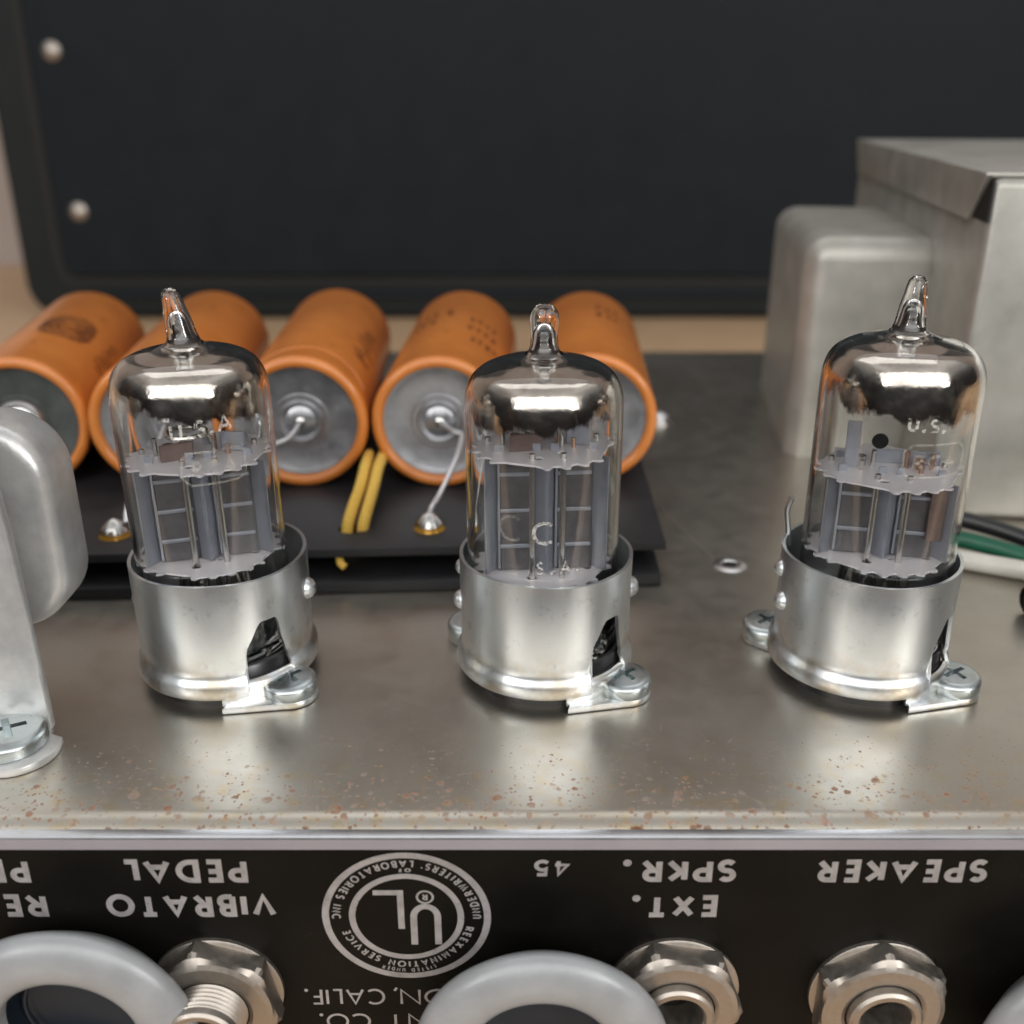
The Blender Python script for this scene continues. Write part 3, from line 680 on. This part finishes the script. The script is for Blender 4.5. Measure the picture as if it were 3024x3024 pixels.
    for i in range(9):
        a = R(40 * i + 20); lathe(b, [(0, 3.6), (.5, 3.3), (.95, 2.4), (1.1, 1.75)], 14, mtx=T(5.9 * cos(a), 5.9 * sin(a), 0))
    put('glass_bead', b, 'glass', t, 180)
    return t
def glass_text(t, s, phi, z, h, th_, m, r_=10.53, gap=.5, wide=1.0, skew=0.0, skip=()):
    """print wrapped round the bulb; phi is the angle of its middle"""
    tw = text_width(s, h, th_, gap, wide); st = [q for i, q in enumerate(text_strokes(s, h, th_, gap, wide)) if i not in skip]
    b = NB(); ribbons(b, st, lambda x, y, k: ((r_ + k) * cos(R(phi) + (x - tw / 2) / r_), (r_ + k) * sin(R(phi) + (x - tw / 2) / r_), z + y + skew * (x - tw / 2)), .008)
    put('glass_print', b, m, t, None)
def glass_line(t, pts, th_, m, phi, z, r_=10.56):
    b = NB(); ribbons(b, [stroke_pts(pts, th_)], lambda x, y, k: ((r_ + k) * cos(R(phi) + x / r_), (r_ + k) * sin(R(phi) + x / r_), z + y), .008); put('glass_print', b, m, t, None)
OCT = [(-4.2, -1.3), (-3.2, -2.2), (3.2, -2.2), (4.2, -1.3), (4.2, 1.3), (3.2, 2.2), (-3.2, 2.2), (-4.2, 1.3), (-4.2, -1.3)]
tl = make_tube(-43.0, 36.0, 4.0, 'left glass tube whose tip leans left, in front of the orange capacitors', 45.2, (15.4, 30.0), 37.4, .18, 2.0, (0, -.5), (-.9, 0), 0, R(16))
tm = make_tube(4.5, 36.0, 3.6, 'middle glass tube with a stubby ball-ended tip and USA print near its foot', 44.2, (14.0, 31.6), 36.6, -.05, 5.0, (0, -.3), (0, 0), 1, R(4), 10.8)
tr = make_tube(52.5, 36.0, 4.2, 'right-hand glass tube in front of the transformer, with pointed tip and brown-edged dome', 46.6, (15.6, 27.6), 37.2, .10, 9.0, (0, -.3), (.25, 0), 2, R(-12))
glass_text(tl, 'U.S.A', -68, 35.4, 2.3, .42, 'etch', skew=.10); glass_line(tl, [(x, y) for x, y in OCT], .3, 'etch_soft', -62, 31.2)
glass_text(tl, 'RCA', -62, 30.2, 2.0, .4, 'etch_soft')
glass_text(tm, '.S.A.', -84, 16.9, 1.9, .32, 'etch', gap=.9, wide=.9, r_=10.83)
glass_text(tm, 'C', -92, 21.2, 3.4, .5, 'etch', r_=10.83); glass_text(tm, 'C', -116, 21.4, 3.8, .4, 'etch_soft', r_=10.83)
glass_text(tr, 'U.S.', -90, 36.0, 1.9, .4, 'etch', skew=-.08); glass_line(tr, OCT, .3, 'etch_soft', -80, 32.2); glass_text(tr, 'RCA', -80, 31.0, 2.1, .42, 'etch_soft')

# ================================================================== capacitor board, capacitors
bd = thing('capacitor_board', 'black fibre board under the row of orange capacitors', 'circuit board', (0, 0, 0))
bm = NB(); Pb = [(-135, 56.8), (27.0, 65.6), (28.5, 172), (-135, 172)]
prism(bm, Pb, 5.4, 7.0, bev=.15); c_ = NB(); lathe(c_, [(0, 4), (2.1, 4), (2.1, 8), (0, 8)], 28, mtx=T(-29.2, 71.3, 0)); bm = boolean(bm, c_)
put('upper_sheet', bm, 'board', bd)
bm = NB(); prism(bm, [(-135, 53.8), (26.0, 62.6), (27.5, 170), (-135, 170)], .1, 2.0, bev=.15); put('lower_sheet', bm, 'board', bd)
bm = NB(); prism(bm, [(-135, 70), (24, 79), (24, 168), (-135, 168)], 1.9, 5.5); put('gap_filler', bm, 'blackplastic', bd)  # added black filler that keeps the gap between the sheets dark
for sx_, sy_ in ((-70.6, 68.6), (-14.9, 71.6)):
    bm = NB(); lathe(bm, [(0, 3.2), (.6, 2.9), (1.2, 2.5), (2.0, 1.7), (2.5, .7), (2.6, .05), (2.4, 0)], 28, mtx=T(sx_, sy_, 7))
    sj = put('solder_joint', bm, 'solder', bd)
    bm = NB(); lathe(bm, [(2.62, .9), (2.7, .3), (2.85, .03)], 28, mtx=T(sx_, sy_, 7)); put('flux_ring', bm, 'flux', sj)

CR = 13.15
def make_cap(fx, fy, bx, label, rubber=False, L=70, prints=(), lead=None):
    yaw = math.atan2(bx - fx, L)
    t = thing('capacitor', label, 'capacitor', (fx, fy, 7.05 + CR), -yaw, 'orange capacitors in a row on the black board')
    G = RX(-pi / 2)    # lathe z -> +y
    prof = [(CR - 2.2, 1.6), (CR - 2.1, .5), (CR - 1.7, .08), (CR - 1.1, -.05), (CR - .45, .1), (CR - .08, .6), (CR, 1.3), (CR - .02, 3), (CR, 20), (CR, L - 1.5), (CR - .3, L - .5), (CR - 1, L), (0, L)]
    b = NB(); lathe(b, prof, 96, mtx=G)
    for v in b.verts:
        k = mnoise.noise(Vector((v.co.x * .1, v.co.y * .12, v.co.z * .1 + fx))) * .12; v.co.x *= 1 + k * .04; v.co.z *= 1 + k * .04
    put('sleeve', b, 'orange', t, 60)
    b = NB(); lathe(b, [(0, 1.5), (5.3, 1.5), (5.6, 1.75), (9.6, 1.75), (10.2, 1.45), (11.2, 1.3)], 72, mtx=G)
    ep = put('end_plate', b, 'rubber' if rubber else 'captop', t)
    b = NB(); lathe(b, [(0, .7), (1.7, .78), (2.7, 1.15), (3.1, 1.35), (3.5, .9), (4.0, .8), (4.4, 1.1), (4.6, 1.55)], 40, mtx=G); put('terminal', b, 'tin' if rubber else 'captop', ep)
    if lead:
        b = NB(); tube(b, spline(lead, 8), .52, 10); put('lead_wire', b, 'tin', t)
        b = NB(); q = Vector(lead[0]); lathe(b, [(0, -1.0), (.8, -.8), (1.6, -.1), (2.0, .8)], 20, mtx=T(q.x, q.y + .4, q.z) @ G); put('solder_blob', b, 'solder', t)
    def wrap(px, py, k):   # px: arc mm from the top towards +x, py: mm from the face
        a = px / CR; return ((CR + .05 + k) * sin(a), py, (CR + .05 + k) * cos(a))
    for kind, px, py, sz, m in prints:
        b = NB(); rng = random.Random(int(px * 10 + py))
        if kind == 'logo':
            f = lambda x, y, k: wrap(px + x, py + y, k)
            P = [(sz * .5 * (abs(cos(a)) ** .6) * (1 if cos(a) > 0 else -1) * 1.0, sz * .85 * (abs(sin(a)) ** .6) * (1 if sin(a) > 0 else -1)) for a in [2 * pi * i / 40 for i in range(41)]]
            ribbons(b, [stroke_pts(P, .5)], f)
            for s_ in (.86, .62, .38):
                ribbons(b, [stroke_pts([(x * s_, y * s_) for x, y in P], sz * .12)], f, .02)
            ribbons(b, [stroke_pts([(-sz * .1, -sz * .05), (sz * .1, sz * .05)], sz * .22)], f)
            put('sleeve_emblem', b, m, t, None)
            b = NB(); ribbons(b, [stroke_pts([(x, y) for x, y in arc(0, -sz * .1, sz * .26, sz * .13, 200, 20, 10)], .42), stroke_pts(arc(0, sz * .12, sz * .26, sz * .13, 20, -160, 10), .42)], lambda x, y, k: wrap(px + x, py + y, k + .1))
            put('emblem_swirl', b, 'orange', t, None)
        elif kind == 'row':      # a line of worn, illegible characters running along the can
            for i in range(int(sz[0] / sz[1] / .95)):
                y0 = py + i * sz[1] * .95
                if rng.random() < .1: continue
                for q in range(2):
                    x0 = rng.uniform(-.3, .3) * sz[1]; ribbons(b, [stroke_pts([(x0 - sz[1] * rng.uniform(.2, .6), y0 + rng.uniform(0, .3) * sz[1]), (x0 + sz[1] * rng.uniform(.2, .6), y0 + rng.uniform(0, .5) * sz[1])], sz[1] * .4)], lambda x, y, k: wrap(px + x, y, k))
            put('sleeve_print', b, m, t, None)
        elif kind == 'cross':    # rows running round the can
            for i in range(int(sz[0] / sz[1] / .95)):
                x0 = i * sz[1] * .95
                for q in range(2):
                    ribbons(b, [stroke_pts([(x0 + rng.uniform(0, .3) * sz[1], rng.uniform(-1.0, -.3) * sz[1]), (x0 + rng.uniform(0, .5) * sz[1], rng.uniform(.5, 1.3) * sz[1])], sz[1] * .40)], lambda x, y, k: wrap(px + x, py + y, k))
            put('sleeve_print', b, m, t, None)
        else:
            ribbons(b, [stroke_pts([(-sz, -sz * .3), (0, 0), (sz * .8, sz * .5)], sz * 1.1)], lambda x, y, k: wrap(px + x, py + y, k)); put('dimple_mark', b, 'brownprint', t, None)
    return t
D = 'dot'
make_cap(-95.5, 91.0, -107.0, 'orange capacitor at the left end, with dark rubber end and brown square emblem', True, 70, [('logo', 4.5, 31, 10.5, 'brownprint'), ('row', -6.5, 24, (26, 2.0), 'fadedprint'), ('row', 14.8, 18, (20, 2.6), 'brownprint'), (D, 1.5, 14, .7, ''), (D, 9, 47, .8, '')])
make_cap(-68.7, 91.5, -75.5, 'second orange capacitor from the left, its end hidden behind the left tube', False, 70, [(D, 3.5, 50, .7, ''), ('row', -9, 30, (12, 2), 'fadedprint')], [(0, 1, 0), (-1.5, -4, -3), (-2.6, -14, -8), (-2.2, -20, -9.6), (-1.9, -22.8, -11)])
make_cap(-41.2, 92.0, -44.5, 'orange capacitor right of the left tube, grey metal end and a seam line across', False, 72, [('row', 12.5, 14, (32, 4.0), 'fadedprint'), (D, 4, 56, .7, ''), (D, 5.5, 14, .6, ''), (D, -7, 26, .6, '')], [(0, 1, 0), (-2, -1.5, -2.4), (-5, -3, -3.4), (-8, -6, -5)])
make_cap(-14.2, 91.8, -12.0, 'orange capacitor left of the middle tube, bare lead wire running down to solder', False, 69, [('cross', -9, 41, (7, 2.2), 'fadedprint'), ('cross', -9, 34, (7, 2.2), 'fadedprint'), ('cross', -1.5, 41, (3, 2.8), 'brownprint'), ('cross', 4, 37, (8, 2.0), 'fadedprint'), ('cross', 4, 29, (8, 2.0), 'fadedprint'), ('cross', 5, 20, (9, 2.0), 'fadedprint'), (D, 0, 58, .7, ''), (D, 0, 22, .6, '')], [(0, 1, 0), (3, -1, -1.2), (4.6, -2, -1.8), (3.8, -6, -5), (1.5, -15, -8.6), (.4, -19, -9.6), (0, -20.4, -10.6)])
make_cap(15.3, 94.0, 18.6, 'orange capacitor at the right end, behind the middle tube, beside bare chassis', False, 66, [('cross', 2, 46, (8, 2.2), 'fadedprint'), ('cross', 2, 38, (8, 2.2), 'fadedprint'), (D, 8, 12, .6, ''), (D, -4, 54, .6, '')])
bm = NB()
cap_seam = spline([((CR + .02) * sin(a), 6.5 + 2.2 * sin(a * 2 + 1), (CR + .02) * cos(a)) for a in [R(d) for d in range(-60, 75, 8)]], 3)
tube(bm, cap_seam, .09, 6)
seam = put('sleeve_seam', bm, 'orange', [o_ for o_ in bpy.data.objects if o_.name.startswith('capacitor') and abs(o_.location.x + .0412) < 1e-4][0])

# yellow cord tied round the board between two capacitors
bm = NB()
for dx in (-1.4, 1.4):
    tube(bm, spline([(-28.6 + dx, 71.0, 3.0), (-28.3 + dx, 71.6, 7.2), (-27.7 + dx, 74, 9.6), (-27.1 + dx * .9, 80, 11.6), (-27.0 + dx * .9, 87, 13.0), (-27.2 + dx, 95, 12.5)], 8), 1.42, 12, flat=.75)
tube(bm, spline([(-30.4, 66, 5.1), (-29.8, 62.6, 4.4), (-28.9, 62.0, 3.8)], 5), .7, 8)
tag(put('tie_cord', bm, 'cord'), 'yellow cotton cord looped through the black board between two orange capacitors', 'cord')

# ================================================================== output transformer at the right
tf = thing('transformer', 'large silver-grey transformer with folded lid behind the right tube', 'transformer', (86.2, 93.5, 0), R(-7.6))
bm = NB(); box(bm, 0, 75, 0, 130, .05, 65.4, 1.6, 3); put('core_cover', bm, 'bell', tf)
bm = NB(); prism(bm, [(.6, 66), (9.5, 57.4), (124, 57.4), (130.8, 66)], -1.3, -.15, Matrix(((0, 0, 1, 0), (1, 0, 0, 0), (0, 1, 0, 0), (0, 0, 0, 1))), .3); put('lid_flap', bm, 'bell', tf)
bm = NB(); box(bm, -1.3, 76, 1.3, 131, 65.45, 66.4, .4); put('lid', bm, 'bell', tf)
bm = NB(); box(bm, -.25, .15, -.2, 9, 57.8, 65.2); put('mitre_gap', bm, 'hole', tf)
bm = NB(); box(bm, -26.5, 3.5, 33, 100, -5.6, 50.6, 5.4, 6)
put('end_bell', bm, 'bell', tf, 60)

# ================================================================== small choke at the left edge
tc_ = thing('small_transformer', 'silver small transformer in a zinc bracket at the left edge of the picture', 'transformer', (-64.5, 18, 0))
bm = NB(); prism(bm, rrect(-42, 4.7, 12.0, 41.3, 8, 10), 0, 10, T(0, 17, 0) @ RX(pi / 2), 2.1, 4); put('end_bell', bm, 'belltop', tc_, 60)
bm = NB()
Pst = [(2.7, 1.0)] + [(2.7, 6), (2.2, 30), (1.2, 44), (-40, 44), (-40, 1.0)]
prism(bm, Pst, -.2, 1.5, RX(pi / 2) @ T(0, 0, -1.3), .35)
c_ = NB(); lathe(c_, [(0, -5), (2.0, -5), (2.0, 5), (0, 5)], 32, mtx=T(-4.3, 0, 12.8) @ RX(pi / 2)); bm = boolean(bm, c_)
put('bracket_strap', bm, 'belltop', tc_, 40)
bm = NB(); lathe(bm, [(0, 0), (2.6, 0)], 24, mtx=T(-4.3, 2.4, 12.8) @ RX(pi / 2)); put('bolt_hole', bm, 'hole', tc_)
bm = NB(); P = [(-40, .6), (2.6, .6), (3.2, -1.2)] + [(-.3 + 5.6 * cos(R(a)), -3.9 + 5.6 * sin(R(a))) for a in range(20, -91, -11)] + [(-40, -9.5)]
prism(bm, P, .05, 1.2, bev=.25); put('bracket_foot', bm, 'belltop', tc_)
screw_parts(tc_, -1.2, -3.6, 1.25, 4.8, 2.6, .55)

# ================================================================== wires at the right
def wire(name, pts, r_, m, label):
    b = NB(); tube(b, spline(pts, 10), r_, 14); return tag(put(name, b, m), label, 'wire', 'wires beside the transformer')
wire('wire', [(69, 80, 8.4), (76, 78, 7.6), (84.5, 75.5, 6.6), (92, 72, 5.2), (100, 66, 3.6), (112, 56, 2)], 1.55, 'wblack', 'black wire uppermost of three curving past the right tube')
wire('wire', [(69, 76, 4.9), (76, 74.5, 4.7), (84, 71.5, 4.2), (91, 67.5, 3.4), (100, 60, 2.6), (110, 50, 2)], 1.55, 'wgreen', 'green wire between the black and white wires')
wire('wire', [(69, 74, 2.0), (76, 71.5, 1.9), (84, 68.0, 1.75), (91, 64.5, 1.75), (100, 59, 1.75), (112, 50, 1.75)], 1.75, 'wwhite', 'white wire lying lowest of three on the chassis')
bm = NB(); tube(bm, spline([(84.2, 51.5, 2.6), (85.0, 51.4, 2.65), (88, 52.5, 2.7), (96, 56, 2.6), (110, 60, 2.2)], 8), [1.0] + [2.1] + [2.6] * 31, 16)
tag(put('wire', bm, 'wblack'), 'thick black wire end rising at the right edge in front of the white wire', 'wire', 'wires beside the transformer')

# small bright screw behind the last capacitor
st = thing('board_screw', 'small shiny screw on the chassis right behind the rightmost orange capacitor', 'screw', (38.0, 158, 0))
bm = NB(); lathe(bm, [(3.4, 0), (3.6, .5), (3.4, 1.6), (2.2, 2.4), (0, 2.7)], 24); c_ = NB(); box(c_, -4, 4, -.45, .45, 1.6, 4, mtx=RZ(.5)); bm = boolean(bm, c_); put('screw_head', bm, 'tin', st)
bm = NB(); lathe(bm, [(4.6, 0.05), (4.6, .6), (3, .7)], 24); put('washer', bm, 'tin', st)

# ================================================================== jacks on the rear panel
def make_jack(x, z, label, long=False, rot=0):
    t = thing('phone_jack', label, 'jack socket', (x, PY - .1, z), 0, 'quarter-inch jack sockets on the rear panel')
    G = RX(pi / 2)           # lathe z -> -y (towards the viewer)
    b = NB(); lathe(b, [(8.2, 0), (8.2, .5), (7.9, .7), (4.5, .7)], 48, mtx=G); put('washer', b, 'jack', t)
    b = NB(); n = 96; rows_ = []
    def hexr(a, R_): q = (a % (pi / 3)) - pi / 6; return R_ * cos(pi / 6) / cos(q)
    for kz, lim in ((.7, 9), (1.2, 9), (2.4, 8.6), (3.0, 8.1), (3.5, 7.45), (3.75, 6.8), (3.85, 5.2), (3.6, 4.7)):
        rows_.append([b.verts.new((min(hexr(2 * pi * i / n, 8.6), lim) * cos(2 * pi * i / n + rot + pi / 6), -kz, min(hexr(2 * pi * i / n, 8.6), lim) * sin(2 * pi * i / n + rot + pi / 6))) for i in range(n)])
    for a, c2 in zip(rows_, rows_[1:]):
        for i in range(n): b.faces.new((a[i], a[(i + 1) % n], c2[(i + 1) % n], c2[i]))
    bmesh.ops.recalc_face_normals(b, faces=b.faces[:]); put('hex_nut', b, 'jack', t, 17)
    LL = 8.0 if long else 4.9
    pr_ = [(4.6, .8)]; k = 3.7
    while k < LL - 1.2:
        pr_ += [(4.55, k), (4.2, k + .3)]; k += .6
    pr_ += [(4.5, LL - 1.1), (4.45, LL - .3), (4.1, LL), (3.45, LL), (3.15, LL - .4), (3.1, -8)]
    b = NB(); lathe(b, pr_, 56, mtx=G); br = put('barrel', b, 'jack', t, 30)
    b = NB(); lathe(b, [(0, -6), (3.1, -6)], 24, mtx=G); put('bore', b, 'hole', br)
make_jack(45.2, -23.6, 'jack socket in the panel under the word SPEAKER', rot=0)
make_jack(20.0, -23.2, 'jack socket half hidden by a grey bushing, below the words EXT. SPKR.', rot=.35)
make_jack(-36.6, -23.2, 'jack socket with a long threaded barrel, below VIBRATO PEDAL', True, .2)

# ================================================================== hollow grey bushings standing off the panel
def make_bush(x, z, label):
    t = thing('hollow_bushing', label, 'bushing', (x, PY - .1, z), 0, 'pale grey hollow bushings on the rear panel')
    G = RX(pi / 2)
    pr_ = [(9.5, 0), (11.5, 1.5), (14.0, 4.0)]
    for i in range(0, 13):
        a = R(-20 + i * 16); pr_.append((11.9 + 3.5 * cos(a), 6.0 + 2.1 * sin(a)))
    pr_ += [(8.45, 4.0), (8.4, 1)]
    b = NB(); lathe(b, pr_, 96, mtx=G); ob = put('collar', b, 'bush', t, 60)
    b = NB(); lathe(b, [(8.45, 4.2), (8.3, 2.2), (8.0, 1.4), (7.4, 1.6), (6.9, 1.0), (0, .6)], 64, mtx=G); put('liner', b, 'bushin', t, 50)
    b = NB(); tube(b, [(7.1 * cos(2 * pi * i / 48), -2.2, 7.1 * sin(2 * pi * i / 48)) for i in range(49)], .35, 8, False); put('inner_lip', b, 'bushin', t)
make_bush(-52.8, -23.9, 'pale grey hollow round bushing at the lower left, below REVERB')
make_bush(3.6, -26.9, 'pale grey hollow round bushing at the bottom centre, right of the emblem')
make_bush(71.3, -26.9, 'pale grey hollow round bushing cut off at the right corner, right of SPEAKER')
